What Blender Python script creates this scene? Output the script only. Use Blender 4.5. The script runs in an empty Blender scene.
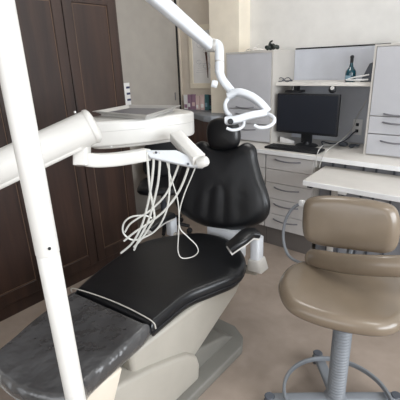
import bpy, bmesh, math, random
from mathutils import Vector, Matrix
random.seed(7)
C = bpy.context.scene.collection
PI = math.pi
R = math.radians

# ------------------------------------------------------------------ camera
YAW, PITCH, ROLL, FOC, EYE = R(40.3), R(19.8), R(-2.25), 383.0, 1.5
fwd = Vector((-math.sin(YAW)*math.cos(PITCH), math.cos(YAW)*math.cos(PITCH), -math.sin(PITCH)))
rt0 = Vector((math.cos(YAW), math.sin(YAW), 0)); up0 = rt0.cross(fwd)
rt = rt0*math.cos(ROLL) + up0*math.sin(ROLL); up = -rt0*math.sin(ROLL) + up0*math.cos(ROLL)
cam_d = bpy.data.cameras.new('camera'); cam = bpy.data.objects.new('camera', cam_d); C.objects.link(cam)
cam_d.sensor_width = 36; cam_d.lens = 36*FOC/400; cam_d.clip_start = .02
cam.matrix_world = Matrix.Translation((0, 0, EYE)) @ Matrix((rt, up, -fwd)).transposed().to_4x4()
bpy.context.scene.camera = cam
ORI = Vector((0, 0, EYE))
def ray(px, py): return fwd + rt*((px-200)/FOC) + up*((200-py)/FOC)
def atz(px, py, z): d = ray(px, py); return ORI + d*((z-EYE)/d.z)
def aty(px, py, y): d = ray(px, py); return ORI + d*(y/d.y)
def atx(px, py, x): d = ray(px, py); return ORI + d*(x/d.x)
def atd(px, py, d): return ORI + ray(px, py)*d
def atp(px, py, p, n): d = ray(px, py); return ORI + d*((Vector(p)-ORI).dot(n)/d.dot(n))

# ------------------------------------------------------------------ materials
def mat(name, col, rough=.5, metal=0, spec=.5, bump=0, bscale=60, mix=None, mscale=8, stretch=None, coat=0, emit=None, bdist=.01, trans=0):
    m = bpy.data.materials.new(name); m.use_nodes = True
    nt = m.node_tree; b = nt.nodes['Principled BSDF']
    col = tuple((c/255)**2.2 if c > 1 else c for c in col)
    b.inputs['Base Color'].default_value = (*col, 1)
    b.inputs['Roughness'].default_value = rough; b.inputs['Metallic'].default_value = metal
    b.inputs['Specular IOR Level'].default_value = spec
    b.inputs['Coat Weight'].default_value = coat; b.inputs['Coat Roughness'].default_value = .12
    b.inputs['Transmission Weight'].default_value = trans
    tc = nt.nodes.new('ShaderNodeTexCoord'); mp = nt.nodes.new('ShaderNodeMapping')
    nt.links.new(tc.outputs['Object'], mp.inputs['Vector'])
    if stretch: mp.inputs['Scale'].default_value = stretch
    n = nt.nodes.new('ShaderNodeTexNoise'); n.inputs['Scale'].default_value = mscale; n.inputs['Detail'].default_value = 6
    nt.links.new(mp.outputs['Vector'], n.inputs['Vector'])
    col2 = tuple((c/255)**2.2 if c > 1 else c for c in mix) if mix else tuple(c*.93 for c in col)
    cr = nt.nodes.new('ShaderNodeValToRGB'); cr.color_ramp.elements[0].position = .35; cr.color_ramp.elements[1].position = .65
    cr.color_ramp.elements[0].color = (*col, 1); cr.color_ramp.elements[1].color = (*col2, 1)
    nt.links.new(n.outputs['Fac'], cr.inputs['Fac']); nt.links.new(cr.outputs['Color'], b.inputs['Base Color'])
    if bump:
        n2 = nt.nodes.new('ShaderNodeTexNoise'); n2.inputs['Scale'].default_value = bscale; n2.inputs['Detail'].default_value = 4
        nt.links.new(mp.outputs['Vector'], n2.inputs['Vector'])
        bp = nt.nodes.new('ShaderNodeBump'); bp.inputs['Strength'].default_value = bump; bp.inputs['Distance'].default_value = bdist
        nt.links.new(n2.outputs['Fac'], bp.inputs['Height']); nt.links.new(bp.outputs['Normal'], b.inputs['Normal'])
    if emit:
        b.inputs['Emission Color'].default_value = (*emit[0], 1); b.inputs['Emission Strength'].default_value = emit[1]
    return m
M = dict(
 wood=mat('dark stained wood', (62, 45, 38), .42, mix=(46, 34, 30), mscale=5, stretch=(3, 3, .35), bump=.05, bscale=40),
 wood2=mat('brown wood', (88, 56, 44), .45, mix=(62, 40, 34), mscale=6, stretch=(4, 4, .4)),
 gold=mat('worn wood edge', (120, 96, 78), .5),
 wall=mat('grey white paint', (214, 212, 208), .85, bump=.03, bscale=90),
 tan=mat('tan painted wall', (218, 207, 192), .85),
 cream=mat('pillar tinted for sun bounce', (238, 228, 210), .8),  # warmer and lighter than the wall: bounced sunlight put into the colour
 door=mat('grey door paint', (168, 162, 154), .6),
 dark=mat('dark gap', (30, 29, 30), .7),
 lam=mat('light grey laminate', (182, 182, 186), .45, mix=(177, 177, 181)),
 lam2=mat('grey beige laminate edge', (190, 186, 180), .5),
 lamd=mat('grey drawer laminate', (196, 193, 191), .45),
 top=mat('off white worktop', (214, 210, 204), .4),
 edge=mat('white edge band', (226, 226, 226), .35),
 back=mat('white hutch back', (190, 193, 201), .6),
 kick=mat('grey brown kickboard', (100, 95, 92), .5),
 blue=mat('blue grey panel', (136, 138, 144), .55),
 steel=mat('brushed steel', (196, 194, 190), .4, metal=.45),
 steeld=mat('dull steel handle', (128, 128, 134), .4, metal=.5),
 white=mat('warm white enamel', (216, 214, 209), .33, coat=.2),
 whiteb=mat('cool white plastic', (218, 222, 227), .35, coat=.2),
 ivory=mat('ivory plastic', (222, 212, 196), .42),
 taupe=mat('pale taupe plastic cover', (172, 167, 157), .42),
 basegrey=mat('grey chair base plastic', (118, 116, 110), .5),
 black=mat('black upholstery', (25, 26, 28), .33, bump=.04, bscale=25, mix=(26, 27, 30)),
 blackm=mat('matte black plastic', (24, 25, 29), .5),
 vinyl=mat('clear vinyl over dark upholstery', (64, 64, 65), .2, bump=1.0, bdist=.06, bscale=4.5, mix=(80, 80, 81), mscale=5, coat=.8),
 hem=mat('pale vinyl hem', (190, 186, 178), .35),
 leather=mat('taupe leatherette', (122, 109, 94), .27, coat=.25, bump=.02, bscale=50, mix=(116, 104, 90)),
 grey=mat('grey stool plastic', (124, 128, 133), .5),
 greyd=mat('dark grey castor', (78, 82, 90), .5),
 tube=mat('grey white hose', (216, 216, 210), .4),
 screen=mat('dark monitor screen', (38, 41, 48), .3),
 teal=mat('teal glass', (18, 66, 78), .12, coat=.5),
 label=mat('pale label', (120, 150, 165), .5),
 paper=mat('white paper', (236, 234, 232), .8),
 frame=mat('cream picture frame', (236, 226, 206), .5),
 navy=mat('dark navy cable', (45, 50, 66), .5),
 ccable=mat('pale grey cable', (190, 188, 184), .5),
 gcount=mat('grey bullnose counter', (128, 131, 136), .45),
 green=mat('dark green figurine', (38, 46, 42), .5),
 plast=mat('clear crinkled plastic', (214, 210, 204), .2, coat=.5),
 purple=mat('purple print', (150, 118, 138), .7), pink=mat('pink print', (216, 190, 186), .7),
 tprint=mat('teal print', (60, 100, 105), .7), dprint=mat('dark print', (40, 48, 56), .7),
 navyb=mat('navy square', (52, 56, 92), .6),
 glassw=mat('window pane', (235, 240, 245), .05),
)
# floor
fm = mat('speckled beige vinyl floor', (166, 151, 139), .48, mix=(153, 139, 127), mscale=4, bump=.04, bscale=120)
nt = fm.node_tree; b = nt.nodes['Principled BSDF']
vn = nt.nodes.new('ShaderNodeTexNoise'); vn.inputs['Scale'].default_value = 90; vn.inputs['Detail'].default_value = 8
mx = nt.nodes.new('ShaderNodeMix'); mx.data_type = 'RGBA'; mx.blend_type = 'MULTIPLY'; mx.inputs[0].default_value = .22
src = b.inputs['Base Color'].links[0].from_socket
nt.links.new(src, mx.inputs[6]); nt.links.new(vn.outputs['Fac'], mx.inputs[7]); nt.links.new(mx.outputs[2], b.inputs['Base Color'])
M['floor'] = fm

# ------------------------------------------------------------------ mesh helpers
def link(name, bm, m, parent=None, smooth=True, angle=40):
    bmesh.ops.recalc_face_normals(bm, faces=bm.faces)
    me = bpy.data.meshes.new(name); bm.to_mesh(me); bm.free()
    for mm in (m if isinstance(m, (list, tuple)) else [m]): me.materials.append(M[mm])
    if smooth:
        for p in me.polygons: p.use_smooth = True
        try: me.set_sharp_from_angle(angle=R(angle))
        except Exception: pass
    o = bpy.data.objects.new(name, me); C.objects.link(o)
    if parent:
        o.parent = parent
        bpy.context.view_layer.update()
        o.matrix_parent_inverse = parent.matrix_world.inverted()
    return o
def tag(o, label=None, cat=None, group=None, kind=None):
    if label: o['label'] = label
    if cat: o['category'] = cat
    if group: o['group'] = group
    if kind: o['kind'] = kind
    return o
def thing(name, label, cat, loc=(0, 0, 0), rz=0, group=None):
    o = bpy.data.objects.new(name, None); C.objects.link(o); o.location = loc; o.rotation_euler = (0, 0, rz)
    o.empty_display_size = .05
    bpy.context.view_layer.update()
    return tag(o, label, cat, group)
def mi_set(bm, n0, mi):
    for f in list(bm.faces)[n0:]: f.material_index = mi
def box(x0, y0, z0, x1, y1, z1, bev=0, bm=None, seg=2, mi=0, mtx=None):
    bm = bm or bmesh.new(); t = bmesh.new()
    bmesh.ops.create_cube(t, size=1)
    for v in t.verts: v.co = Vector(((x0+x1)/2+v.co.x*(x1-x0), (y0+y1)/2+v.co.y*(y1-y0), (z0+z1)/2+v.co.z*(z1-z0)))
    if bev: bmesh.ops.bevel(t, geom=t.edges[:], offset=bev, segments=seg, affect='EDGES', profile=.5)
    return merge(bm, t, mi, mtx)
def merge(bm, t, mi=0, mtx=None):
    if mtx: bmesh.ops.transform(t, matrix=mtx, verts=t.verts)
    for f in t.faces: f.material_index = mi
    me = bpy.data.meshes.new('t'); t.to_mesh(me); t.free(); bm.from_mesh(me); bpy.data.meshes.remove(me)
    return bm
def cat(pts, n=6, closed=False):
    P = [Vector(p) for p in pts]; out = []
    N = len(P)
    for i in range(N if closed else N-1):
        g = (lambda k: P[k % N]) if closed else (lambda k: P[max(0, min(N-1, k))])
        a, b_, c, d = g(i-1), g(i), g(i+1), g(i+2)
        for k in range(n):
            t = k/n
            out.append(.5*((2*b_)+(c-a)*t+(2*a-5*b_+4*c-d)*t*t+(3*b_-a-3*c+d)*t**3))
    if not closed: out.append(P[-1])
    return out
def sweep(pts, r, bm=None, sides=10, closed=False, smooth=6, flat=1.0, upv=None, mi=0, prof=None):
    """tube along points; r number or list(start,end); flat squeezes along the second axis; prof=list of (a,b) for own section"""
    bm = bm or bmesh.new()
    P = cat(pts, smooth, closed) if smooth > 1 and len(pts) > 2 else [Vector(p) for p in pts]
    n = len(P); rings = []
    u = None
    for i, p in enumerate(P):
        a = P[(i-1) % n] if closed or i > 0 else p; c = P[(i+1) % n] if closed or i < n-1 else p
        t = (c-a).normalized()
        if upv is not None: u = (Vector(upv)-t*Vector(upv).dot(t)).normalized()
        elif u is None:
            u = t.orthogonal().normalized()
        else: u = (u-t*u.dot(t)).normalized()
        w = t.cross(u)
        rr = r if not isinstance(r, (list, tuple)) else r[0]+(r[-1]-r[0])*i/(n-1)
        if prof: ring = [bm.verts.new(p+u*a_*rr+w*b_*rr) for a_, b_ in prof]
        else: ring = [bm.verts.new(p+u*math.cos(2*PI*k/sides)*rr*flat+w*math.sin(2*PI*k/sides)*rr) for k in range(sides)]
        rings.append(ring)
    S = len(rings[0])
    for i in range(n if closed else n-1):
        A, B = rings[i], rings[(i+1) % n]
        if closed and i == n-1:
            best = min(range(S), key=lambda s: sum((A[k].co-B[(k+s) % S].co).length for k in range(S)))
            B = B[best:]+B[:best]
        for k in range(S):
            f = bm.faces.new((A[k], A[(k+1) % S], B[(k+1) % S], B[k])); f.material_index = mi
    if not closed:
        bm.faces.new(rings[0][::-1]).material_index = mi; bm.faces.new(rings[-1]).material_index = mi
    return bm
def rprof(w, h, rad, n=3):
    out = []
    for cx, cy, a0 in ((w-rad, h-rad, 0), (-(w-rad), h-rad, 90), (-(w-rad), -(h-rad), 180), (w-rad, -(h-rad), 270)):
        for k in range(n+1):
            a = R(a0+90*k/n); out.append((cx+rad*math.cos(a), cy+rad*math.sin(a)))
    return out
def lathe(prof, center=(0, 0, 0), axis=(0, 0, 1), n=20, bm=None, mi=0):
    bm = bm or bmesh.new(); t = bmesh.new(); rings = []
    for r, z in prof: rings.append([t.verts.new((max(r, 1e-5)*math.cos(2*PI*k/n), max(r, 1e-5)*math.sin(2*PI*k/n), z)) for k in range(n)])
    for A, B in zip(rings, rings[1:]):
        for k in range(n): t.faces.new((A[k], A[(k+1) % n], B[(k+1) % n], B[k]))
    t.faces.new(rings[0][::-1]); t.faces.new(rings[-1])
    q = Vector((0, 0, 1)).rotation_difference(Vector(axis).normalized()).to_matrix().to_4x4()
    return merge(bm, t, mi, Matrix.Translation(center) @ q)
def pad(outline, normal, tf, tb, bm=None, rim=.25, bulge=0, smooth=5, fn=None, mi=0, n=None):
    """cushion: closed outline in a plane, rounded rim, tf in front (along normal) and tb behind; fn(u) adds relief"""
    bm = bm or bmesh.new()
    N = Vector(normal).normalized()
    P = cat(outline, smooth, True) if smooth > 1 else [Vector(p) for p in outline]
    c = sum(P, Vector())/len(P)
    if fn: pass
    def ringset(sign, t):
        out = []
        steps = [(1.0, 0.0)]
        for k in range(1, 6):
            a = k/5*PI/2; out.append((1-rim*(1-math.cos(a)), math.sin(a)))
        for k in range(1, 7):
            out.append(((1-rim)*(1-k/7), 1+bulge*(1-(1-k/7)**2)))
        return out
    base = [bm.verts.new(p) for p in P]; S = len(P)
    for sign, t in ((1, tf), (-1, tb)):
        prev = base
        for s, h in ringset(sign, t):
            ring = []
            for p in P:
                q = c+(p-c)*s
                hh = t*h
                if fn and sign > 0: hh += fn(q)*min(1, (1-s)*3)
                ring.append(bm.verts.new(q+N*sign*hh))
            for k in range(S):
                bm.faces.new((prev[k], prev[(k+1) % S], ring[(k+1) % S], ring[k])).material_index = mi
            prev = ring
        bm.faces.new(prev).material_index = mi
    return bm
def prism(outline, vec, bev=0, bm=None, mi=0, seg=3, mtx=None):
    bm = bm or bmesh.new(); t = bmesh.new(); v = Vector(vec)
    A = [t.verts.new(Vector(p)) for p in outline]; B = [t.verts.new(Vector(p)+v) for p in outline]; n = len(A)
    t.faces.new(A); t.faces.new(B[::-1])
    for k in range(n): t.faces.new((A[k], B[k], B[(k+1) % n], A[(k+1) % n]))
    bmesh.ops.recalc_face_normals(t, faces=t.faces)
    if bev: bmesh.ops.bevel(t, geom=t.edges[:], offset=bev, segments=seg, affect='EDGES', profile=.5)
    return merge(bm, t, mi, mtx)
def struct(name, bm, m, parent=None, smooth=False):
    o = link(name, bm, m, parent, smooth)
    if not parent: o['kind'] = 'structure'
    return o
def copy_tree(o, parent=None):
    c = o.copy(); C.objects.link(c)
    if parent: c.parent = parent
    for ch in [x for x in bpy.data.objects if x.parent == o and x is not c]: copy_tree(ch, c)
    return c

# ------------------------------------------------------------------ room
XL, XR, YF, YB, ZC = -2.9, 2.2, -1.7, 3.18, 2.6
struct('floor', box(XL-.1, YF-.1, -.06, XR+.1, YB+.1, 0), 'floor')
struct('ceiling', box(XL-.1, YF-.1, ZC, XR+.1, YB+.1, ZC+.08), 'wall')
struct('wall_back', box(XL-.1, YB, 0, XR+.1, YB+.1, ZC), 'wall')
w = bmesh.new()
struct('wall_left', box(XL-.1, YF-.1, 0, XL, YB, ZC), 'tan')
# wall_right with window opening
bm = bmesh.new()
for a in ((YF-.1, 0, YB+.0, .9), (YF-.1, 2.3, YB, ZC), (YF-.1, .9, -.6, 2.3), (2.4, .9, YB, 2.3)): box(XR, a[0], a[1], XR+.1, a[2], a[3], bm=bm)
struct('wall_right', bm, 'wall')
bm = bmesh.new()
for a in ((XL, 0, XR, .85), (XL, 2.35, XR, ZC), (XL, .85, -2.2, 2.35), (1.2, .85, XR, 2.35)): box(a[0], YF-.1, a[1], a[2], YF, a[3], bm=bm)
struct('wall_front', bm, 'wall')
def window(n, x0, y0, z0, x1, y1, z1, along):
    r = bpy.data.objects.new('window_%d' % n, None); C.objects.link(r); r['kind'] = 'structure'
    bm = bmesh.new(); t = .05
    if along == 'x':
        for a in ((x0, z0, x1, z0+t), (x0, z1-t, x1, z1), (x0, z0, x0+t, z1), (x1-t, z0, x1, z1), ((x0+x1)/2-t/2, z0, (x0+x1)/2+t/2, z1)): box(a[0], y0, a[1], a[2], y1, a[3], bm=bm)
    else:
        for a in ((y0, z0, y1, z0+t), (y0, z1-t, y1, z1), (y0, z0, y0+t, z1), (y1-t, z0, y1, z1), ((y0+y1)/2-t/2, z0, (y0+y1)/2+t/2, z1)): box(x0, a[0], a[1], x1, a[2], a[3], bm=bm)
    link('window_frame', bm, 'edge', r, False)
window(1, -2.2, YF-.09, .85, 1.2, YF-.03, 2.35, 'x')
window(2, XR+.03, -.6, .9, XR+.09, 2.4, 2.3, 'y')
# the pillar beside the cabinets, its warm tone painting in sun bounce
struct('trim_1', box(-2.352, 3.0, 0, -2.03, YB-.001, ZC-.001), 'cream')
# tan part of the back wall behind the poster
struct('trim_2', box(XL+.001, YB-.012, 0, -2.36, YB-.001, ZC-.001), 'tan')
# door in the left wall
d = bpy.data.objects.new('door_1', None); C.objects.link(d); d['kind'] = 'structure'
link('door_leaf', box(XL+.002, 2.27, .01, XL+.035, 3.10, 2.12), 'door', d, False)
link('door_gap', box(XL+.001, 3.10, .01, XL+.03, 3.135, 2.14), 'dark', d, False)
bm = box(XL+.001, 3.135, 0, XL+.04, 3.165, 2.2)
box(XL+.001, 2.2, 2.14, XL+.04, 3.165, 2.2, bm=bm)
link('door_frame', bm, 'tan', d, False)
link('flush_pull', box(XL+.034, 3.035, 1.13, XL+.039, 3.05, 1.21, .002), 'steeld', d)
struct('baseboard_left', box(XL, 1.96, 0, XL+.012, 2.24, .08), 'kick')

# hanging strip with navy squares
p0 = atx(128, 85, -2.86)
t = tag(link('hanging_card_strip', box(-2.864, 2.29, 1.10, -2.858, 2.428, 1.345, .001), 'paper', None), 'narrow white hanging strip with small navy squares on grey door beside wardrobe edge', 'card strip')
t.name = 'hanging_card_strip'
M_ = t
for k in range(4):
    z = 1.13+k*.055
    link('navy_square', box(-2.8585, 2.385, z, -2.854, 2.424, z+.018), 'navyb', t, False)

# ------------------------------------------------------------------ wardrobe
WX = -2.292
wr = thing('wardrobe', 'dark brown wooden wardrobe with framed panel doors along left wall', 'wardrobe', (-2.6, 1.0, 0))
bm = box(-2.88, -.62, .085, WX-.025, 1.915, 2.42, .003)
link('body', bm, 'wood', wr)
link('plinth', box(-2.86, -.61, 0, WX-.012, 1.905, .085), 'wood', wr, False)
ys = [-.585, -.17, .24, .65, 1.063, 1.475, 1.89]
for a, b_ in zip(ys, ys[1:]):
    y0, y1 = a+.003, b_-.003
    z0, z1 = .09, 1.965; st = .068
    bm = bmesh.new()
    for q in ((y0, z0, y0+st, z1), (y1-st, z0, y1, z1), (y0+st, z0, y1-st, z0+.085), (y0+st, z1-.085, y1-st, z1)):
        box(WX-.022, q[0], q[1], WX, q[2], q[3], .0025, bm=bm, seg=1)
    box(WX-.022, y0+st-.002, z0+.083, WX-.009, y1-st+.002, z1-.083, bm=bm)
    # worn moulding line round the panel
    zz0, zz1, yy0, yy1 = z0+.085, z1-.085, y0+st, y1-st
    for q in ((yy0+.004, zz0+.004, yy0+.0065, zz1-.004), (yy1-.0065, zz0+.004, yy1-.004, zz1-.004), (yy0+.004, zz0+.004, yy1-.004, zz0+.0065), (yy0+.004, zz1-.0065, yy1-.004, zz1-.004)):
        box(WX-.010, q[0], q[1], WX-.0065, q[2], q[3], bm=bm, mi=1)
    link('door', bm, ('wood', 'gold'), wr, False)
    bm = box(WX-.022, y0, 1.975, WX, y1, 2.40, .003)
    link('upper_door', bm, 'wood', wr, False)

# ------------------------------------------------------------------ fitted cabinets on the back wall
def bow(x0, x1, y, z, drop=.006):
    bm = bmesh.new(); n = 8; pts = []
    for k in range(n+1):
        s = k/n; pts.append((x0+(x1-x0)*s, y-.004-.024*math.sin(PI*s)**.7, z-drop*math.sin(PI*s)))
    sweep(pts, .0055, bm, sides=8, smooth=1)
    return bm
YC, ZW = 2.80, .835
def upper(name, label, x0, x1):
    r = thing(name, label, 'cabinet', ((x0+x1)/2, 3.0, ZW))
    bm = bmesh.new()
    y0 = YC+.02
    box(x0, y0, ZW, x0+.018, YB-.002, 1.565, bm=bm); box(x1-.018, y0, ZW, x1, YB-.002, 1.565, bm=bm)
    box(x0+.018, y0, 1.547, x1-.018, YB-.002, 1.565, bm=bm); box(x0+.018, y0, ZW, x1-.018, YB-.002, ZW+.018, bm=bm)
    box(x0+.018, YB-.012, ZW+.018, x1-.018, YB-.002, 1.547, bm=bm)
    box(x0+.018, y0+.01, ZW+.018, x1-.018, y0+.3, 1.547, bm=bm)
    box(x0, YC-.0, 1.553, x1, y0, 1.565, bm=bm); box(x0, YC, ZW, x0+.014, y0, 1.553, bm=bm); box(x1-.014, YC, ZW, x1, y0, 1.553, bm=bm)
    link('body', bm, 'lam2', r, False)
    xa, xb = x0+.017, x1-.017
    dd = link('door', box(xa, YC-.004, 1.113, xb, YC+.017, 1.549, .002), 'lam', r, False)
    link('handle', bow(xa+.09, xa+.27, YC-.004, 1.128), 'steeld', dd)
    for z0, z1, hz in ((.992, 1.107, 1.072), (ZW+.012, .986, .945)):
        dd = link('drawer', box(xa, YC-.004, z0, xb, YC+.017, z1, .002), 'lam', r, False)
        link('handle', bow(xa+.09, xa+.29, YC-.004, hz), 'steeld', dd)
    return r
upper('wall_cabinet', 'light grey wall cabinet left of the monitor, behind the dental lamp', -2.028, -1.575)
upper('wall_cabinet', 'light grey wall cabinet right of the monitor, standing on the worktop', -.83, -.34)
sh = thing('hutch_shelf', 'off white shelf with pale back panel above the black monitor', 'shelf', (-1.2, 3.0, 1.30))
link('shelf_board', box(-1.573, 2.84, 1.300, -.832, YB-.02, 1.325, .002), 'top', sh, False)
link('back_panel', box(-1.573, YB-.018, ZW+.001, -.832, YB-.004, 1.566), 'back', sh, False)
link('top_strip', box(-1.573, YB-.012, 1.568, -.832, YB-.002, 1.578), 'dark', sh, False)
wt = tag(link('worktop', box(-2.06, 2.595, .80, .55, YB-.003, .8345, .004), 'top', None), 'long off white worktop carrying the monitor, keyboard and wall cabinets', 'worktop')
link('front_edge', box(-2.06, 2.589, .801, .55, 2.595, .833, .002), 'edge', wt, False)
def base_unit(label, x0, x1, group=None):
    r = thing('drawer_cabinet', label, 'cabinet', ((x0+x1)/2, 2.85, 0), group=group)
    link('body', box(x0+.001, 2.635, .17, x1-.001, YB-.005, .799), 'lam2', r, False)
    link('kickboard', box(x0+.001, 2.655, 0, x1-.001, 2.68, .169), 'kick', r, False)
    for z0, z1, hz in ((.683, .792, .765), (.571, .679, 0), (.438, .567, .535), (.306, .434, .395), (.176, .302, .262)):
        dd = link('drawer', box(x0+.004, 2.612, z0, x1-.004, 2.633, z1, .0015), 'lamd', r, False)
        if hz: link('handle', bow(x0+.085, x0+.30, 2.612, hz), 'steeld', dd)
base_unit('grey drawer cabinet under worktop beside the kneehole, below the keyboard', -1.513, -1.11)
base_unit('grey drawer cabinet under worktop mostly behind the black chair backrest', -2.03, -1.516)
kn = thing('kneehole_panel', 'blue grey slatted panel under the worktop behind the pull-out table', 'panel', (-.3, 2.8, 0))
link('panel', box(-1.105, 2.74, .0, .54, 2.76, .795), 'blue', kn, False)
for k, x in enumerate((-1.02, -.93, -.80, -.715, -.60, -.47, -.3, -.1, .15, .4)):
    link('batten', box(x, 2.725, .0, x+.012, 2.74, .795), 'greyd', kn, False)
pt = thing('pull_out_table', 'white pull-out table slab projecting below the worktop', 'table', (-.3, 2.4, 0))
tz = .755
bm = prism([(-1.02, 2.245, tz-.035), (-1.045, 2.66, tz-.035), (.5, 2.66, tz-.035), (.5, 2.245, tz-.035)], (0, 0, .035), .003)
link('table_top', bm, ('top',), pt, False)
link('front_edge', box(-1.02, 2.239, tz-.034, .5, 2.2455, tz-.002, .002), 'edge', pt, False)
link('runner', box(-1.0, 2.40, tz-.06, -.97, 2.723, tz-.0355), 'lam2', pt, False)
link('runner', box(.40, 2.40, tz-.06, .43, 2.723, tz-.0355), 'lam2', pt, False)
link('latch', box(-1.0, 2.262, tz-.053, -.965, 2.29, tz-.0355, .003), 'blackm', pt)
link('bracket', box(-.80, 2.27, tz-.06, -.75, 2.30, tz-.0355, .002), 'edge', pt)
lg = bmesh.new(); box(-.985, 2.66, 0, -.945, 2.70, tz-.06, .003, bm=lg)
link('leg', lg, 'lam2', pt)
lg = bmesh.new(); box(.395, 2.66, 0, .435, 2.70, tz-.06, .003, bm=lg)
link('leg', lg, 'lam2', pt)

# ------------------------------------------------------------------ on the worktop
def place(*a): return Vector(a)
mo = thing('computer_monitor', 'wide black computer monitor standing under the shelf', 'monitor', (-1.3, 2.84, ZW))
link('screen_casing', box(-1.545, 2.825, .935, -1.040, 2.855, 1.243, .006), 'blackm', mo)
link('screen', box(-1.534, 2.8225, .955, -1.051, 2.826, 1.232), 'screen', mo, False)
bm = box(-1.34, 2.856, .862, -1.25, 2.88, 1.06, .006); link('stand', bm, 'blackm', mo)
link('foot', lathe([(.0, 0), (.085, 0), (.09, .006), (.08, .012), (.03, .016), (.028, .04)], (-1.295, 2.875, ZW)), 'blackm', mo)
kb = thing('keyboard', 'black computer keyboard on the worktop in front of the monitor', 'keyboard', (-1.31, 2.69, ZW), R(-1))
link('keyboard_base', box(-1.54, 2.63, ZW, -1.10, 2.775, ZW+.018, .005), 'blackm', kb)
bm = bmesh.new()
for r_ in range(5):
    for c_ in range(16): box(-1.525+c_*.0252, 2.632+r_*.025, ZW+.014, -1.525+c_*.0252+.021, 2.632+r_*.025+.021, ZW+.021, .002, bm=bm, seg=1)
link('keys', bm, 'blackm', kb)
# white papers behind the monitor foot
pp = atz(293, 139, ZW)
bm = prism([(-1.545, 2.895, ZW), (-1.425, 2.90, ZW), (-1.42, 2.92, ZW), (-1.54, 2.915, ZW)], (0, 0, .05), .002)
for v in bm.verts:
    if v.co.z > ZW+.02: v.co.z -= max(0, (v.co.x+1.50))*.35
tag(link('folded_paper', bm, 'paper'), 'folded white paper standing behind the monitor foot', 'paper')
bx = atz(307, 93, 1.25)
t = thing('black_adapter_box', 'small black box mounted above the monitor under the shelf', 'box', (-1.42, 2.89, 1.27))
link('casing', box(-1.50, 2.87, 1.244, -1.37, 2.96, 1.262, .003), 'blackm', t)
link('bracket', box(-1.46, 2.90, 1.262, -1.41, 2.95, 1.2995, .002), 'blackm', t)
wc = thing('webcam', 'round dark webcam hanging under the shelf above monitor corner', 'webcam', (-1.07, 2.85, 1.28))
cpos = aty(332.5, 89.5, 2.862)
link('camera_body', lathe([(.002, -.026), (.018, -.024), (.026, -.012), (.028, 0), (.022, .014), (.01, .02)], cpos, (.3, -1, .1), 18), 'blackm', wc)
link('lens_ring', lathe([(.004, 0), (.014, .002), (.014, .008), (.009, .009), (.004, .004)], cpos+Vector((.008, -.027, .012)), (.3, -1, .2), 18), 'steel', wc)
link('mounting_clip', box(cpos.x-.02, cpos.y-.008, cpos.z+.012, cpos.x+.02, cpos.y+.02, 1.2995, .003), 'blackm', wc)
# mouse
mp = atz(343, 146, ZW)
t = thing('computer_mouse', 'dark oval computer mouse with pale rim beside the keyboard cable', 'mouse', (mp.x, mp.y, ZW))
ol = [(mp.x+.033*math.cos(a)*1.2, mp.y+.024*math.sin(a), ZW+.012) for a in [2*PI*k/10 for k in range(10)]]
link('shell', pad(ol, (0, 0, 1), .02, .0118, rim=.5, bulge=.1, smooth=2), 'greyd', t)
link('pale_rim', sweep([(p[0]*1, p[1], ZW+.014) for p in [(mp.x+(q[0]-mp.x)*.8, mp.y+(q[1]-mp.y)*.8) for q in ol]], .003, closed=True, smooth=2, sides=6), 'ccable', t)
link('tip', box(mp.x+.05, mp.y-.02, ZW, mp.x+.085, mp.y, ZW+.018, .004), 'greyd', t)
kp = atz(354, 147, ZW)
t = thing('earphone_tangle', 'small grey tangle with plug on worktop next to wall cabinet', 'earphones', (kp.x, kp.y, ZW))
pts = [(kp.x+.03*math.cos(a*1.9)+.01*math.sin(3*a), kp.y+.02*math.sin(a*1.3), ZW+.006+.012*abs(math.sin(a*2.1))) for a in [k*.5 for k in range(16)]]
link('cord', sweep(pts, .0035, sides=6, smooth=3), 'greyd', t)
link('plug', box(kp.x-.02, kp.y-.045, ZW, kp.x+.004, kp.y-.028, ZW+.012, .003), 'greyd', t)
# outlet
oc = aty(357.5, 127, YB-.02)
t = thing('wall_outlet', 'white wall outlet plate with two sockets under the shelf', 'outlet', tuple(oc))
link('plate', box(oc.x-.038, YB-.026, oc.z-.062, oc.x+.038, YB-.0185, oc.z+.062, .003), 'edge', t)
for dz in (.02, -.03):
    link('socket', box(oc.x-.012, YB-.030, oc.z+dz-.012, oc.x+.012, YB-.0255, oc.z+dz+.012, .002), 'blackm', t)
# cables
pts = [Vector((oc.x, YB-.032, oc.z-.03)), Vector((oc.x-.012, YB-.07, oc.z-.04)), atz(347, 139, ZW+.035), atz(340, 142.5, ZW+.006), atz(331, 143.5, ZW+.006), atz(322, 141.5, ZW+.006), Vector((-1.17, 2.91, ZW+.006))]
pts[3].z = pts[4].z = pts[5].z = ZW+.006
tag(link('power_cable', sweep(pts, .0045, sides=8), 'navy'), 'dark blue cable running from wall outlet to the monitor', 'cable')
pts = [Vector((-1.0, 2.52, tz+.004)), atz(315.5, 164, tz+.004)+Vector((.01, 0, 0)), aty(316.5, 157, 2.575), aty(319.5, 149, 2.582), atz(323, 145.5, ZW+.012), atz(329, 146, ZW+.02), atz(333, 149, ZW+.004)]
pts = [aty(316, 168, 2.575), aty(316.5, 157, 2.572), aty(319.5, 149, 2.578), atz(324, 145, ZW+.02), atz(330, 145.5, ZW+.008)]
pts[0].z = tz+.005
tag(link('thin_cable', sweep(pts, .0035, sides=6), 'ccable'), 'pale cable looping over worktop edge, left one of two', 'cable')
pts = [aty(319.5, 167, 2.57), aty(322, 158, 2.572), aty(327, 150.5, 2.576), atz(334, 145.5, ZW+.03), aty(345, 137, 2.98), aty(353, 127, 3.08), aty(357, 117, 3.05), aty(362, 108, 2.95), aty(366.5, 100, 2.84)]
pts[0].z = tz+.005
tag(link('thin_cable', sweep(pts, .003, sides=6), 'ccable'), 'pale grey cable rising past the outlet to cabinet side, right one of two', 'cable')
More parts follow.
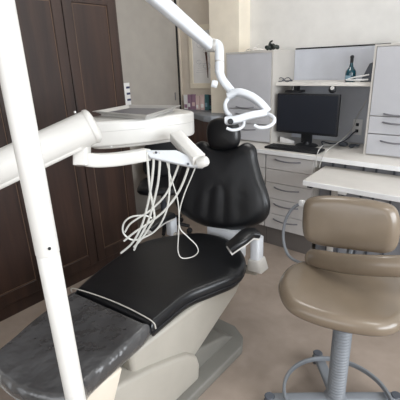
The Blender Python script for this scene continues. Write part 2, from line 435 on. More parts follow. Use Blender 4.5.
t = aty(293, 88, 2.9)
tag(link('short_white_cable', sweep([Vector((t.x, 2.9, 1.2995)), Vector((t.x+.003, 2.895, 1.27)), Vector((t.x, 2.875, 1.235))], .003, sides=6), 'ccable'), 'short white cable dangling from shelf at monitor top left', 'cable')

# ------------------------------------------------------------------ on the shelf and cabinets
bp_ = atz(350, 81.5, 1.326); bp_.y = 2.93
bp_ = aty(350, 81, 2.93)
t = thing('bottle', 'teal glass bottle with long dark neck on the shelf', 'bottle', (bp_.x, bp_.y, 1.325))
link('bottle_body', lathe([(.001, 0), (.033, .0), (.037, .006), (.037, .06), (.034, .075), (.022, .092), (.014, .105), (.011, .125), (.010, .15)], (bp_.x, bp_.y, 1.325), n=24), 'teal', t)
link('neck_wrap', lathe([(.0115, 0), (.0115, .03), (.013, .035), (.013, .045), (.004, .052)], (bp_.x, bp_.y, 1.325+.13), n=16), 'blackm', t)
bm = bmesh.new()
ring = [(.0376*math.cos(a), .0376*math.sin(a)) for a in [R(195+k*12) for k in range(9)]]
for k in range(8):
    (a, b_), (c_, d_) = ring[k], ring[k+1]
    vs = [bm.verts.new((bp_.x+x, bp_.y+y, 1.325+z)) for x, y, z in ((a, b_, .018), (c_, d_, .018), (c_, d_, .045), (a, b_, .045))]
    bm.faces.new(vs)
link('bottle_label', bm, 'label', t)
tri = [aty(360, 81.5, 2.93), aty(371.5, 81.5, 2.93), aty(372, 62.5, 2.93), aty(369.5, 63.5, 2.93)]
for v in tri: v.x = min(v.x, -.834)
zz = min(v.z for v in tri)
for v in tri[:2]: v.z = 1.3255
tag(link('dark_wedge', prism(tri, (0, .04, 0), .003), 'greyd'), 'dark grey wedge shaped holder leaning against cabinet side on shelf', 'holder')
bm = sweep([aty(346, 80.8, 2.90), aty(353, 78.5, 2.89), aty(362, 77, 2.885), aty(369, 75.5, 2.89)], .0055, sides=8)
w_ = link('white_tongs', bm, 'edge')
sweep_b = sweep([aty(346, 80.8, 2.90), aty(356, 81, 2.87), aty(368, 80.5, 2.87)], .006, sides=8)
link('tong_arm', sweep_b, 'edge', w_)
w_.location.z += .006
tag(w_, 'white plastic tongs lying beside the teal bottle on shelf', 'tongs')
gp = aty(284, 81.5, 2.90)
t = thing('spectacles', 'dark folded spectacles on the left end of the shelf', 'glasses', (gp.x, 2.90, 1.325))
for dx in (-.03, .03):
    link('lens_rim', sweep([(gp.x+dx+.024*math.cos(a), 2.90+.006*math.sin(a), 1.342+.015*math.sin(a)) for a in [2*PI*k/10 for k in range(10)]], .003, closed=True, sides=6, smooth=2), 'navy', t)
link('temple', sweep([(gp.x-.054, 2.90, 1.345), (gp.x-.05, 2.95, 1.332), (gp.x+.04, 2.965, 1.329)], .0028, sides=6), 'navy', t)
link('temple', sweep([(gp.x+.054, 2.90, 1.345), (gp.x+.05, 2.94, 1.334), (gp.x-.04, 2.955, 1.329)], .0028, sides=6), 'navy', t)
link('bridge', sweep([(gp.x-.008, 2.90, 1.345), (gp.x, 2.90, 1.348), (gp.x+.008, 2.90, 1.345)], .0028, sides=6), 'navy', t)
# figurine lump on the cabinet
fp = aty(271, 50, 2.95); fx = -1.63
bm = bmesh.new()
for k in range(16):
    s = bmesh.new(); bmesh.ops.create_icosphere(s, subdivisions=2, radius=1)
    sc = (random.uniform(.012, .028), random.uniform(.012, .022), random.uniform(.010, .02))
    pos = (fx+random.uniform(-.045, .045), 2.87+random.uniform(-.02, .02), 1.566+.012+random.uniform(0, .03))
    merge(bm, s, 0, Matrix.Translation(pos) @ Matrix.Rotation(random.uniform(0, 3), 4, 'Z') @ Matrix.Diagonal((*sc, 1)))
sweep([(fx-.02, 2.86, 1.60), (fx-.01, 2.86, 1.625), (fx+.01, 2.86, 1.635)], .007, bm, sides=6)
for v in bm.verts: v.co.z = max(v.co.z, 1.5655)
tag(link('small_figurine', bm, 'green'), 'small dark green knobbly figurine on top of left wall cabinet', 'figurine')
bm = bmesh.new()
gx, gy = 7, 5; V = {}
for i in range(gx):
    for j in range(gy):
        x = -1.87+.028*i; y = 2.84+.03*j
        h = 1.5665+(random.uniform(.004, .032) if 0 < i < gx-1 and 0 < j < gy-1 else 0)
        V[i, j] = bm.verts.new((x+random.uniform(-.008, .008), y+random.uniform(-.006, .006), h))
for i in range(gx-1):
    for j in range(gy-1): bm.faces.new((V[i, j], V[i+1, j], V[i+1, j+1], V[i, j+1]))
sweep([(-1.82, 2.86, 1.57), (-1.78, 2.85, 1.60), (-1.75, 2.87, 1.615)], .003, bm, sides=5)
sweep([(-1.86, 2.85, 1.572), (-1.80, 2.83, 1.585), (-1.70, 2.86, 1.572)], .003, bm, sides=5)
o = link('crumpled_plastic_wrap', bm, 'plast', None, False)
sd = o.modifiers.new('s', 'SOLIDIFY'); sd.thickness = .001; sd.offset = 1
tag(o, 'crumpled clear plastic wrapping on top of left wall cabinet', 'plastic wrap')

# ------------------------------------------------------------------ corner counter with leaflets, poster
t = thing('corner_counter', 'brown wooden corner counter with grey rounded top behind the dental unit', 'counter', (-2.4, 3.0, 0))
prof = [(-2.80, 3.165), (-2.80, 3.0), (-2.60, 2.95), (-2.42, 2.86), (-2.28, 2.78), (-2.18, 2.77), (-2.12, 2.82), (-2.11, 2.90), (-2.15, 2.985), (-2.37, 2.985), (-2.37, 3.165)]
bm = prism([(x, y, .975) for x, y in prof], (0, 0, .06), .012)
link('counter_top', bm, 'gcount', t)
prof2 = [(-2.78, 3.165), (-2.78, 3.06), (-2.60, 3.01), (-2.40, 2.93), (-2.26, 2.86), (-2.19, 2.86), (-2.19, 2.98), (-2.37, 2.98), (-2.37, 3.165)]
link('counter_body', prism([(x, y, 0) for x, y in prof2], (0, 0, .974)), 'wood2', t, False)
lx = [(-2.80, 'paper'), (-2.745, 'purple'), (-2.69, 'purple'), (-2.635, 'pink'), (-2.575, 'pink'), (-2.515, 'tprint'), (-2.46, 'dprint')]
names = {'paper': 'white leaflet with grey print, leftmost in row on corner counter'}
labs = ['white leaflet with grey band at the left end of leaflet row', 'purple printed leaflet second from left in leaflet row', 'purple and white leaflet third from left in leaflet row',
        'pink leaflet with pale band in middle of leaflet row', 'pale pink leaflet beside the teal one in leaflet row', 'teal leaflet near the right end of leaflet row', 'dark leaflet at right end of leaflet row next to pillar']
for k, (x, m_) in enumerate(lx):
    h = .145+random.uniform(-.008, .012)
    q = thing('leaflet', labs[k], 'leaflet', (x+.025, 3.1, 1.035), group='leaflets on the corner counter')
    o = link('sheet', box(x, 3.10, 1.0355, x+.05, 3.112, 1.0355+h, .001), m_, q, False)
    band = ['purple', 'paper', 'pink', 'paper', 'paper', 'label', 'tprint'][k]
    link('printed_band', box(x+.006, 3.0985, 1.05+.01*(k % 3), x+.044-.012*(k % 2), 3.1005, 1.085+.012*(k % 3), 0), band, q, False)
po = thing('framed_poster', 'framed white poster with faint drawings in a cream frame on back wall', 'poster', (-2.5, 3.16, 1.25))
px0, px1, pz0, pz1 = -2.74, -2.37, 1.245, 1.84
bm = bmesh.new(); yy = YB-.013
for a in ((px0, pz0, px1, pz0+.05), (px0, pz1-.05, px1, pz1), (px0, pz0+.05, px0+.04, pz1-.05), (px1-.04, pz0+.05, px1, pz1-.05)):
    box(a[0], yy-.02, a[1], a[2], yy, a[3], .002, bm=bm)
link('frame', bm, 'frame', po, False)
link('print', box(px0+.035, yy-.008, pz0+.045, px1-.035, yy-.001, pz1-.045), 'paper', po, False)
for cx, cz, r0 in ((-2.59, 1.66, .05), (-2.53, 1.60, .035), (-2.62, 1.50, .03), (-2.52, 1.46, .045)):
    link('line_drawing', sweep([(cx+r0*math.cos(a), yy-.009, cz+r0*.6*math.sin(a)) for a in [2*PI*k/10 for k in range(10)]], .0018, sides=4, closed=True, smooth=2), 'lam', po)
for k in range(5): link('drawn_line', sweep([(-2.66+.01*k, yy-.009, 1.40+.02*k), (-2.50, yy-.009, 1.405+.021*k)], .0014, sides=4, smooth=1), 'lam', po)
qa, qb = aty(206, 52, yy-.009), aty(208, 78, yy-.009)
link('brush_drawing', sweep([(qa.x, yy-.009, qa.z), ((qa.x+qb.x)/2+.004, yy-.009, (qa.z+qb.z)/2), (qb.x, yy-.009, qb.z)], [.012, .004], sides=6), 'wood2', po)

# ------------------------------------------------------------------ black office chair in the corner
bc = thing('office_chair', 'black office chair behind the dental chair, beside the wardrobe end', 'chair', (-2.42, 2.33, 0))
fc = Vector((-2.42, 2.33, 0)); 
fd = Vector((.55, -.83, 0)).normalized(); sdv = Vector((-fd.y, fd.x, 0))
def L(a, b_, z): return fc+sdv*a+fd*b_+Vector((0, 0, z))
ol = [L(-.20, -.18, .45), L(-.21, .05, .45), L(-.17, .20, .45), L(0, .23, .45), L(.17, .20, .45), L(.21, .05, .45), L(.20, -.18, .45), L(0, -.20, .45)]
link('seat', pad(ol, (0, 0, 1), .04, .03, rim=.2, smooth=3), 'blackm', bc)
bn = (fd+Vector((0, 0, .15))).normalized()
ol = [L(-.20, -.20, .50), L(-.22, -.22, .66), L(-.17, -.24, .80), L(0, -.245, .84), L(.17, -.24, .80), L(.22, -.22, .66), L(.20, -.20, .50), L(0, -.195, .47)]
link('backrest', pad(ol, bn, .03, .03, rim=.25, smooth=3), 'blackm', bc)
link('back_bar', sweep([L(0, -.02, .41), L(0, -.22, .42), L(0, -.27, .55), L(0, -.27, .66)], .018, sides=8), 'blackm', bc)
link('column', lathe([(.03, 0), (.03, .2), (.02, .2), (.02, .34)], fc+Vector((0, 0, .08)), n=14), 'greyd', bc)
for k in range(5):
    a = 2*PI*k/5+.4; dv = Vector((math.cos(a), math.sin(a), 0))
    lo = link('leg', sweep([fc+dv*.02+Vector((0, 0, .10)), fc+dv*.24+Vector((0, 0, .07))], [.022, .016], sides=8, smooth=1), 'blackm', bc)
    link('castor', lathe([(.02, -.018), (.025, -.014), (.025, .014), (.02, .018)], fc+dv*.24+Vector((0, 0, .0255)), (-dv.y, dv.x, 0), 12), 'blackm', lo)

# ------------------------------------------------------------------ dental chair
dc = thing('dental_chair', 'black padded reclining dental chair on a beige lift base', 'dental chair', (-1.2, 1.1, 0))
SZ = .50
def sp(px, py): return atz(px, py, SZ)
left = [sp(*p) for p in ((75, 294), (95, 277), (118, 260), (142, 246), (165, 240))]
rear = [sp(*p) for p in ((198, 236), (224, 240), (239, 250))]
right = [sp(*p) for p in ((246, 264), (240, 279), (216, 290), (190, 301), (166, 320), (153, 331))]
ol = left+rear+right
cen = Vector((-1.22, 1.2, SZ))
def creaser(q):
    return -.006*math.exp(-((q.x+1.22)/.10)**2)
fl, fr = left[0]+Vector((.005, 0, 0)), right[-1]
sol = [fl]+ol[1:]+[fr.lerp(fl, t) for t in (.03, .08, .5, .92, .97)]
seat = link('seat', pad(sol, (0, 0, 1), .035, .045, rim=.09, bulge=-.05, smooth=4), 'black', dc)
# stitched side seam
seam = [Vector((p.x, p.y, SZ-.008)) + (p-cen).normalized()*.002 for p in cat(right, 4)]
link('piping', sweep(seam, .0035, sides=6, smooth=1), 'blackm', seat)
# foot part
lp = [sp(150, 331), sp(141, 341), sp(118, 361), sp(90, 387), sp(84, 396)]
hl, hr_ = sp(74, 297), lp[0]
foot = [hl.lerp(hr_, t) for t in (.03, .08, .5, .92, .97)]+lp+[sp(70, 406), sp(45, 406), sp(22, 398), sp(3, 386), sp(-7, 373), sp(-3, 359), sp(14, 344), sp(34, 326), sp(56, 309), sp(74, 297)]
yb = .80
lr = link('leg_rest', pad(foot, (0, 0, 1), .030, .045, rim=.09, bulge=-.05, smooth=4), 'black', dc)
lr.location.z -= .004
fcov = [Vector((p.x, p.y, SZ+.0)) for p in foot]
cc = sum(fcov, Vector())/len(fcov)
fcov = [cc+(p-cc)*1.012 for p in fcov]
cv = link('clear_vinyl_cover', pad(fcov, (0, 0, 1), .036, .046, rim=.09, bulge=-.03, smooth=4), 'vinyl', lr)
cv['label'] = 'clear wrinkled vinyl cover over foot end'
A, B = sp(72, 293), sp(156, 330)
A.z = B.z = SZ+.036; mid = (A+B)/2+Vector((0, .015, .002))
A2 = A+Vector((.03, 0, 0)); B2 = B+Vector((-.035, .0, 0))
link('hem', sweep([A+Vector((.0, 0, -.03)), A2, mid, B2, B+Vector((0, 0, -.03))], .0028, sides=6), 'hem', cv)
# backrest
bo = Vector((-1.28, 1.70, .52)); bnn = Vector((.12, -1, .24)).normalized()
def bpn(px, py): return atp(px, py, bo, bnn)
opx = [(194, 146), (203, 141), (213, 146), (226, 149), (239, 146), (247, 142.5), (255, 147), (257.5, 160), (262, 177), (268, 194), (270, 208), (265, 220), (250, 227.5), (229, 230), (207, 226.5), (189, 218), (178, 208), (175, 194), (178, 178), (185, 161)]
bax = Vector((0, 0, 1)).cross(bnn).normalized(); bup = bnn.cross(bax)
bc0 = bpn(221, 190)
def ribs(q):
    u = (q-bc0).dot(bax); v = (q-bc0).dot(bup)
    g = 0
    for c_ in (-.15, -.05, .05, .15): g -= .0055*math.exp(-((u-c_*(1-.5*v))/.024)**2)
    return g*max(0, min(1, (.10-v)/.10))*max(0, min(1, (v+.26)/.06))
br = link('backrest', pad([bpn(*p) for p in opx], bnn, .045, .045, rim=.22, bulge=.12, smooth=6, fn=ribs), 'black', dc)
link('back_shell', pad([bc0+(bpn(*p)-bc0)*.93-bnn*.04 for p in opx], bnn, .01, .03, rim=.15, smooth=3), 'ivory', br)
ho = bpn(223, 133)+bnn*.03; hn = Vector((.12, -1, .10)).normalized()
hpx = [(208, 127), (212, 120), (222, 117.5), (233, 119.5), (239, 127), (240, 140), (236, 147.5), (224, 150), (212, 147.5), (208, 139)]
hr = link('headrest', pad([atp(px, py, ho, hn) for px, py in hpx], hn, .04, .035, rim=.35, bulge=.15, smooth=4), 'black', dc)
link('headrest_stem', sweep([ho-hn*.03, ho-hn*.06+Vector((0, 0, -.08)), bpn(223, 165)-bnn*.05], .018, sides=8, flat=.5), 'steel', hr)
# white bracket joining backrest to seat
p1 = bpn(226, 225)
bm = box(-1.38, 1.675, .38, -1.13, 1.75, .555, .015)
link('back_hinge_cover', bm, 'whiteb', dc)
# armrests
def arm(pts_pad, post_top, post_bot, foot_pts, m2=True):
    a = link('armrest', sweep(pts_pad, 1, sides=12, upv=(0, 0, 1), prof=rprof(.014, .036, .010)), 'white', dc)
    top = [Vector(p)+Vector((0, 0, .016)) for p in pts_pad]
    t_ = link('arm_pad', sweep(top, 1, upv=(0, 0, 1), prof=rprof(.018, .042, .014)), 'black', a)
    link('post', sweep([post_top, (Vector(post_top)+Vector(post_bot))/2, post_bot], 1, sides=12, smooth=3, upv=(0, 1, 0), prof=rprof(.03, .027, .012)), 'whiteb', a)
    return a
e0, e1, e2, e3 = aty(229, 251, 1.42), aty(240, 243, 1.47), aty(249, 236, 1.54), aty(257, 236, 1.58)
pb = Vector((e3.x+.0, e3.y, .47))
a = arm([e0, e1, e2, e3], e3+Vector((0, 0, -.005)), pb, None)
link('post_foot', prism([(pb.x-.032, pb.y-.04, .50), (pb.x+.03, pb.y-.04, .505), (pb.x+.055, pb.y-.04, .435), (pb.x-.035, pb.y-.04, .43)], (0, .08, 0), .008), 'white', a)
bm = sweep([pb+Vector((0, 0, -.05)), pb+Vector((-.12, 0, -.07)), Vector((-1.2, pb.y, .36))], .025, sides=8)
link('arm_bar', bm, 'taupe', a)
l3 = aty(171, 217, 1.62)
lb = Vector((l3.x, l3.y, .45))
a = arm([Vector((l3.x+.01, l3.y-.22, l3.z-.02)), Vector((l3.x, l3.y-.10, l3.z)), Vector((l3.x, l3.y, l3.z))], l3+Vector((0, 0, -.005)), lb, None)
bm = sweep([lb+Vector((0, 0, .01)), lb+Vector((.10, 0, -.06)), Vector((-1.3, lb.y, .38))], .025, sides=8)
link('arm_bar', bm, 'taupe', a)
# lift link (slanting cover) and lower cover, base plate
xr = -1.0
pr = [(.80, .33), (.80, .22), (.93, .12), (1.06, .10), (1.36, .22), (1.49, .31), (1.52, .38), (1.44, .43), (1.25, .44), (1.0, .445), (.85, .43)]
pr = [(.72, .44), (.74, .14), (.95, .12), (1.10, .16), (1.46, .33), (1.50, .38), (1.47, .42), (1.30, .445)]
link('lift_cover', prism([(-1.40, y, z) for y, z in pr], (.40, 0, 0), .022, seg=4), 'taupe', dc)
link('lit_cover_side', prism([(-1.30, y, z) for y, z in [(.44, .452), (.66, .452), (.55, .22), (.47, .22)]], (.34, 0, 0), .012), 'ivory', dc)  # ivory paints in the light on the chair's side cover
link('seat_support', box(-1.36, .62, .40, -1.04, 1.60, .455, .01), 'taupe', dc)
pr = [(.50, .05), (.50, .36), (.64, .375), (.80, .33), (.95, .275), (1.03, .24), (1.085, .19), (1.10, .13), (1.09, .05)]
link('lower_cover', prism([(-1.42, y, z) for y, z in pr], (.45, 0, 0), .018, seg=3), 'taupe', dc)
link('screw', lathe([(.006, -.002), (.006, .003), (.004, .004)], atx(187, 396, -.968), (1, 0, 0), 10), 'blackm', dc)
pr = [(-1.47, .35), (-.93, .35), (-.93, 1.40), (-.97, 1.47), (-1.06, 1.52), (-1.35, 1.52), (-1.47, 1.44)]
link('base_plate', prism([(x, y, 0) for x, y in pr], (0, 0, .055), .012), 'basegrey', dc)
pr = [(.90, .05), (.90, .15), (1.15, .17), (1.36, .11), (1.44, .05)]
link('base_housing', prism([(-1.37, y, z) for y, z in pr], (.36, 0, 0), .012), 'basegrey', dc)

# ------------------------------------------------------------------ dental lamp: pole, arm, head
dl = thing('dental_lamp', 'white dental operating light on jointed arm and foreground pole', 'dental lamp', (-.798, .382, 0))
PX, PY = -.798, .382
link('base', lathe([(.001, 0), (.13, 0), (.13, .015), (.10, .035), (.045, .05), (.03, .06)], (PX, PY, 0), n=28), 'white', dl)
po_ = link('pole', lathe([(.026, .05), (.026, 1.088), (.0245, 1.09), (.0245, 1.092), (.027, 1.094), (.027, 1.86), (.022, 1.88), (.001, 1.885)], (PX, PY, 0), n=28), 'white', dl)
sc_ = atd(48, 270, .83); dirv = (Vector((0, 0, EYE))-Vector((PX, PY, 1.1))); dirv.z = 0; dirv.normalize()
zs = 1.115
link('set_screw', lathe([(.0035, -.003), (.0035, .0015)], Vector((PX, PY, zs))+dirv*.0265+Vector((.004, .004, 0)), dirv, 10), 'blackm', po_)
K = atd(211, 46, 1.6)
E0 = Vector((PX, PY, 1.87))
link('elbow', lathe([(.03, -.035), (.034, -.03), (.034, .03), (.03, .035)], E0, (0, 0, 1), 20), 'white', dl)
vis = atd(162, 0, 1.22)
dirA = (K-E0).normalized()
link('upper_arm', sweep([E0, K-dirA*.03], 1, sides=8, smooth=1, upv=(0, 0, 1), prof=rprof(.024, .018, .010)), 'whiteb', dl)
link('arm_joint', lathe([(.022, -.022), (.026, -.018), (.026, .018), (.022, .022)], K-dirA*.01, rt, 18), 'steel', dl)
n0, n1, n2, n3, n4 = atd(214, 43, 1.6), atd(219, 48, 1.6), atd(219.5, 60, 1.6), atd(219, 71, 1.6), atd(232, 92, 1.6)
link('neck', sweep([atd(210, 45, 1.6), atd(216, 44, 1.6), n1, n2, atd(219.5, 72, 1.6)], .0195, sides=14), 'whiteb', dl)
link('neck_collar', lathe([(.0198, -.003), (.0205, 0), (.0198, .003)], atd(219.5, 62, 1.6), n2-n3, 16), 'steel', dl)
link('lower_neck', sweep([atd(219, 70, 1.6), atd(222, 79, 1.6), atd(229, 88, 1.6), atd(236, 96, 1.6)], [.0185,.016], sides=14), 'whiteb', dl)
kb_ = link('knob', lathe([(.013, -.012), (.015, -.008), (.015, .008), (.013, .012)], atd(214.5, 84, 1.58), (rt-up*.2), 16), 'whiteb', dl)
hd = thing_ = link('lamp_head', sweep([atd(*p) for p in ((229, 96, 1.6), (238, 92.5, 1.58), (250, 96, 1.56), (260, 103, 1.55), (268, 112, 1.55))], 1, smooth=5, upv=tuple(-fwd), prof=rprof(.022, .014, .01)), 'whiteb', dl)
link('lower_bar', sweep([atd(*p) for p in ((226, 121, 1.55), (236, 120, 1.54), (250, 116, 1.54), (264, 113.5, 1.55))], 1, smooth=4, upv=tuple(-fwd), prof=rprof(.026, .0145, .010)), 'whiteb', dl)
link('side_loop', sweep([atd(*p) for p in ((231, 95, 1.6), (225.5, 103, 1.6), (226, 111, 1.58), (231, 117, 1.56))], 1, smooth=4, upv=tuple(-fwd), prof=rprof(.014, .008, .006)), 'whiteb', dl)
link('lens', lathe([(.010, -.004), (.012, 0), (.010, .004)], atd(230.5, 121.5, 1.518), -fwd, 14), 'blackm', dl)
link('handle', sweep([atd(*p) for p in ((262, 114, 1.55), (269, 114.5, 1.53), (274, 118, 1.51), (273.5, 123, 1.50), (267, 127, 1.50), (259, 127.5, 1.50), (254, 125, 1.50))], [.0075, .0065], sides=10), 'whiteb', dl)
link('handle', sweep([atd(*p) for p in ((244, 121, 1.55), (243.5, 125.5, 1.54), (239, 129, 1.53), (232, 130, 1.53), (226.5, 128, 1.53))], .006, sides=10), 'whiteb', dl)

# ------------------------------------------------------------------ delivery unit
du = thing('dental_delivery_unit', 'white dental delivery unit on a thick arm with hanging hoses', 'dental unit', (-1.35, .30, 0))
top = [(-1.50, 1.02), (-1.44, .925), (-1.355, .93), (-1.245, 1.085), (-1.185, 1.23), (-1.165, 1.32), (-1.215, 1.40), (-1.42, 1.45), (-1.52, 1.36), (-1.53, 1.18)]
topo = cat([Vector((x, y, 1.178)) for x, y in top], 4, True)
bm = prism(topo, (0, 0, .107), 0)
be = [e for e in bm.edges if abs(e.verts[0].co.z-e.verts[1].co.z) < 1e-5]
bmesh.ops.bevel(bm, geom=be, offset=.012, segments=3, affect='EDGES', profile=.5)
hb = link('unit_head', bm, 'white', du)
link('seam_line', sweep([Vector((p.x, p.y, 1.243))+(p-Vector((-1.33, 1.2, 1.2))).normalized()*.0004 for p in topo], .0012, closed=True, sides=4, smooth=1), 'ccable', hb)
c0 = Vector((-1.33, 1.2, 1.2))
und = [c0+(p-c0)*.86 for p in topo]
bm = prism([Vector((p.x, p.y, 1.165)) for p in und], (0, 0, .03), .008)
link('underside_pan', bm, 'white', hb)
link('control_button', lathe([(.006, -.002), (.006, .003), (.004, .004)], atd(111, 147, 1.49), (.6, -.7, -.1), 10), 'ccable', hb)
# arm tube
T0, T1 = atd(-95, 212, 1.18), atd(91, 126.5, 1.30)
ad_ = (T1-T0).normalized()
ta = link('support_arm', sweep([T0, T1], .057, sides=28, smooth=1, upv=(0, 0, 1)), 'white', du)
link('arm_lip', sweep([T0+Vector((0, 0, -.037)), T1+Vector((0, 0, -.032))-ad_*.05], 1, smooth=1, upv=(0, 0, 1), prof=rprof(.024, .040, .012)), 'white', ta)
link('end_cap', lathe([(.058, -.006), (.0595, -.004), (.0595, .004), (.057, .010), (.047, .016), (.03, .02), (.001, .021)], T1, ad_, 28), 'white', ta)
link('cap_screw', lathe([(.004, -.002), (.004, .004), (.002, .005)], atd(75, 112.5, 1.26), (0, 0, 1), 10), 'steel', ta)
# out-of-frame column carrying the arm
link('column', lathe([(.16, 0), (.16, .02), (.05, .05), (.045, .06), (.045, T0.z+.05), (.03, T0.z+.07)], (T0.x, T0.y, 0), n=24), 'white', du)
# bracket from tube to head
link('bracket', sweep([atd(82, 138, 1.32), atd(82, 165.5, 1.32)], 1, smooth=1, upv=tuple(rt), prof=rprof(.025, .028, .008)), 'white', du)
link('bracket_arm', sweep([atd(*p) for p in ((79, 157, 1.32), (92, 160, 1.35), (106, 160, 1.40), (122, 158.5, 1.47), (147, 154.5, 1.56))], 1, smooth=4, upv=(0, 0, 1), prof=rprof(.024, .026, .008)), 'white', du)
# hand-piece holder
link('holder_neck', sweep([atd(176, 136, 1.62), atd(187, 148, 1.56), atd(199, 160, 1.50)], 1, smooth=2, upv=tuple(rt), prof=rprof(.028, .022, .006)), 'white', du)
hp = link('handpiece_holder', prism([atd(*p) for p in ((145, 150, 1.52), (176, 150, 1.52), (205, 163, 1.50), (203, 168, 1.50), (190, 167, 1.51), (150, 158, 1.52))], -fwd*-.05, .006), 'whiteb', du)
link('round_knob', lathe([(.010, -.022), (.019, -.020), (.021, -.008), (.021, .012), (.016, .02), (.006, .022)], atd(203, 162, 1.49), rt*.8+up*.3-fwd*.5, 18), 'white', hp)
for q in ((156, 152.5), (188, 164)):
    link('socket_hole', lathe([(.005, -.002), (.005, .002)], atd(q[0], q[1], 1.517-.0005*(q[0]-156)), -fwd, 10), 'greyd', hp)
def hose(pts, r, nm='hose'):
    P = []
    for p in pts:
        x, y = p[:2]; d_ = p[2] if len(p) > 2 else 1.52+max(0, y-156)/100*.30
        v = atd(x, y, d_)
        P.append(v)
    for v in P:
        if v.y > .8 and v.z < SZ+.036+r: v.z = SZ+.037+r
    link(nm, sweep(P, r, sides=8), 'tube', du)
hose([(147, 152), (148, 168), (150, 190), (154, 212), (154, 219), (150, 226), (143, 237), (134, 247)], .005)
hose([(154, 152), (153, 170), (150, 193), (143, 222), (133, 242), (121, 253)], .0052)
hose([(160, 152), (159.5, 168), (157, 188), (149, 219), (140, 237), (134, 250)], .0052)
hose([(168, 154), (169, 170), (169.5, 190), (166, 212), (155, 231), (135, 240), (124, 234), (123.5, 224), (131, 217), (144, 215.5), (152, 218)], .0042)
hose([(180, 160), (176, 172), (166, 194), (152, 209), (140, 217), (130, 224), (125, 232)], .0045)
hose([(189, 162), (187, 172), (178, 193), (164, 211), (150, 222), (135, 232), (124, 241)], .005)
hose([(163, 152), (166, 160), (171, 178), (177, 197), (179, 215), (178.5, 235), (178, 251), (182, 258), (192, 257), (198, 252), (196, 245), (187, 236), (180, 228), (179.5, 212), (184, 195), (191, 178), (196, 166)], .0026, 'thin_cord')
# steel tray with rim
tr = thing('instrument_tray', 'flat steel instrument tray on top of the white delivery unit', 'tray', (-1.35, 1.17, 1.286))
A_, B_, C_, D_ = [atz(*p, 1.30) for p in ((94, 113.5), (128.5, 107), (179.5, 107.8), (147, 117.5))]
cen_t = (A_+B_+C_+D_)/4
def trq(z, s): return [Vector((cen_t.x+(p.x-cen_t.x)*s, cen_t.y+(p.y-cen_t.y)*s, z)) for p in (A_, B_, C_, D_)]
link('tray_base', prism(trq(1.2865, .84), (0, 0, .012), 0), 'steel', tr, False)
bm = bmesh.new(); lo_, hi_, fl = trq(1.2975, .84), trq(1.310, .97), trq(1.3105, 1.03)
vs = [[bm.verts.new(v) for v in q] for q in (lo_, hi_, fl)]
for a_, b_ in ((0, 1), (1, 2)):
    for k in range(4): bm.faces.new((vs[a_][k], vs[a_][(k+1) % 4], vs[b_][(k+1) % 4], vs[b_][k]))
o = link('tray_rim', bm, 'steel', tr, False); sd = o.modifiers.new('s', 'SOLIDIFY'); sd.thickness = .0025
link('tray_liner', prism(trq(1.2987, .80), (0, 0, .001)), 'steeld', tr, False)

# ------------------------------------------------------------------ operator stool
SX, SY = -.412, 1.375
st = thing('operator_stool', 'taupe leatherette stool with backrest and wraparound arm on castors', 'stool', (SX, SY, 0))
zt = .57
spx = [(279, 283), (280, 296), (288, 308), (305, 317), (330, 325), (360, 331), (386, 333), (402, 327), (410, 310), (408, 290), (398, 277), (370, 268), (335, 263), (305, 264), (288, 270)]
so_ = [atz(px, py, zt) for px, py in spx]
s_ = link('seat', pad(so_, (0, 0, 1), .035, .035, rim=.16, bulge=.1, smooth=4), 'leather', st)
for (a, b_, c_) in (((286, 306), (291, 300), (297, 289)), ((402, 326), (392, 318), (386, 306))):
    P = [atz(*a, zt+.022), atz(*b_, zt+.036), atz(*c_, zt+.0375)]
link('seat_plate', lathe([(.15, 0), (.15, .012), (.06, .012)], (SX, SY+.01, zt-.052), n=24), 'greyd', s_)
# backrest pad
bo2 = Vector((-.5, 1.66, .75)); bn2 = Vector((.14, -1, .12)).normalized()
bpx = [(303, 215), (305, 202), (313, 196.5), (335, 195.5), (360, 198), (383, 202), (395, 207), (400, 218), (400, 236), (396, 248), (386, 252.5), (365, 250.5), (340, 247.5), (318, 244), (306, 238), (303, 228)]
bk = link('backrest', pad([atp(px, py, bo2, bn2) for px, py in bpx], bn2, .045, .03, rim=.22, bulge=.12, smooth=4), 'leather', st)
# curved body support
arc = [(313, 258, 1.53), (324, 260, 1.48), (345, 263.5, 1.44), (370, 265.5, 1.42), (390, 266, 1.42), (407, 266, 1.44), (424, 264, 1.52)]
arm_pts = [aty(x, y, yy_) for x, y, yy_ in arc]
bs = link('arm_support', sweep(arm_pts, 1, smooth=5, upv=(0, 0, 1), prof=[(a*1, b_*1) for a, b_ in [(.043*math.cos(t_)*(1), .034*math.sin(t_)) for t_ in [2*PI*k/16 for k in range(16)]]]), 'leather', st)
for e in (0, -1):
    c_ = arm_pts[e]; nx = arm_pts[1] if e == 0 else arm_pts[-2]; dv = (c_-nx).normalized()
    s = bmesh.new(); bmesh.ops.create_uvsphere(s, u_segments=16, v_segments=10, radius=1)
    link('arm_tip', merge(bmesh.new(), s, 0, Matrix.Translation(c_) @ Vector((0, 0, 1)).rotation_difference(dv).to_matrix().to_4x4() @ Matrix.Diagonal((.040, .040, .028, 1))), 'leather', bs)
link('support_rod', sweep([aty(302, 203, 1.67), aty(292, 209, 1.66), aty(285, 222, 1.65), aty(283.5, 240, 1.63), aty(289, 256, 1.60), aty(303, 263, 1.55), aty(312, 258, 1.53)], .0075, sides=8), 'grey', st)
link('rod_knob', lathe([(.008, -.012), (.017, -.010), (.018, .006), (.012, .012)], aty(302, 203.5, 1.655), (-.4, -1, .2), 14), 'edge', st)
pbk = atp(350, 235, bo2, bn2)-bn2*.035
link('back_bar', sweep([pbk+Vector((0, 0, .05)), pbk+Vector((0, .02, -.05)), Vector((pbk.x, 1.70, .56)), Vector((SX, 1.62, .515)), Vector((SX, SY, .515))], .014, sides=8, flat=1), 'grey', st)
link('side_bar', box(-.63, 1.655, .545, -.30, 1.675, .565, .004), 'grey', st)
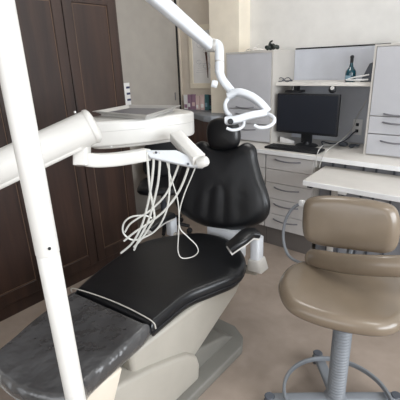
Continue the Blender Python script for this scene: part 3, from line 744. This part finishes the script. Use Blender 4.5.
# ribbed gaiter column
prf = [(.036, .05)]
nr = 30
for k in range(nr):
    z = .06+k*(.46/nr); prf += [(.0335, z), (.039, z+.46/nr*.3), (.039, z+.46/nr*.6)]
prf += [(.034, .523)]
link('gaiter_column', lathe(prf, (SX, SY, 0), n=28), 'grey', st)
link('hub', lathe([(.03, .03), (.05, .032), (.052, .062), (.042, .072), (.037, .075)], (SX, SY, 0), n=24), 'grey', st)
RX, RY, RZ, FR = -.403, 1.358, .085, .228
link('foot_ring', sweep([(RX+FR*math.cos(a), RY+FR*math.sin(a), RZ) for a in [2*PI*k/24 for k in range(24)]], 1, closed=True, smooth=2, upv=(0, 0, 1), prof=rprof(.012, .007, .005)), 'grey', st)
for deg in (218, 38, 130, 308):
    a = R(deg); dv = Vector((math.cos(a), math.sin(a), 0)); pv = Vector((-dv.y, dv.x, 0))
    c_ = Vector((SX, SY, 0)); rl = .295 if deg == 218 else .27
    lo = link('leg', sweep([c_+dv*.03+Vector((0, 0, .055)), c_+dv*.15+Vector((0, 0, .054)), c_+dv*rl+Vector((0, 0, .052))], 1, smooth=2, upv=(0, 0, 1), prof=rprof(.012, .024, .008)), 'grey', st)
    cs = bmesh.new()
    for s_q in (-1, 1): lathe([(.016, -.008), (.0225, -.006), (.0225, .006), (.016, .008)], c_+dv*rl+pv*.014*s_q+Vector((0, 0, .023)), pv, 16, bm=cs)
    lathe([(.018, 0), (.018, .026), (.024, .032), (.02, .036)], c_+dv*rl+Vector((0, 0, .034)), n=12, bm=cs)
    link('castor', cs, 'greyd', lo)

# ------------------------------------------------------------------ light
def area(name, loc, rot, sx, sy, e, col):
    l = bpy.data.lights.new(name, 'AREA'); l.shape = 'RECTANGLE'; l.size = sx; l.size_y = sy; l.energy = e; l.color = col
    o = bpy.data.objects.new(name, l); C.objects.link(o); o.location = loc; o.rotation_euler = rot; return o
area('daylight_front_window', (-.5, YF-.02, 1.6), (R(90), 0, 0), 3.2, 1.4, 26, (1.0, .975, .95))
area('daylight_right_window', (XR+.02, .9, 1.6), (R(90), 0, R(90)), 2.9, 1.3, 120, (.92, .96, 1.0))
M['emit'] = mat('fill panel glow', (250, 250, 250), .5, emit=((1, .985, .96), 9))
for lx_, ly_, lab_ in ((-1.3, 2.15, 'square white ceiling panel added for fill light, nearest the fitted cabinets'), (.6, .9, 'square white ceiling panel added for fill light, right of the stool')):
    cl = thing('fill_panel', lab_, 'lamp', (lx_, ly_, 2.6))  # glowing ceiling panel added for even fill, no lamp known there
    link('housing', box(lx_-.33, ly_-.33, 2.575, lx_+.33, ly_+.33, 2.599, .004), 'edge', cl)
    link('diffuser', box(lx_-.30, ly_-.30, 2.568, lx_+.30, ly_+.30, 2.5755, .002), 'emit', cl)
w = bpy.data.worlds.new('world'); bpy.context.scene.world = w; w.use_nodes = True
w.node_tree.nodes['Background'].inputs[0].default_value = (.75, .85, 1, 1); w.node_tree.nodes['Background'].inputs[1].default_value = 1.0
vs_ = bpy.context.scene.view_settings
vs_.view_transform = 'Standard'; vs_.look = 'None'; vs_.gamma = 1; vs_.exposure = 0; vs_.use_curve_mapping = False
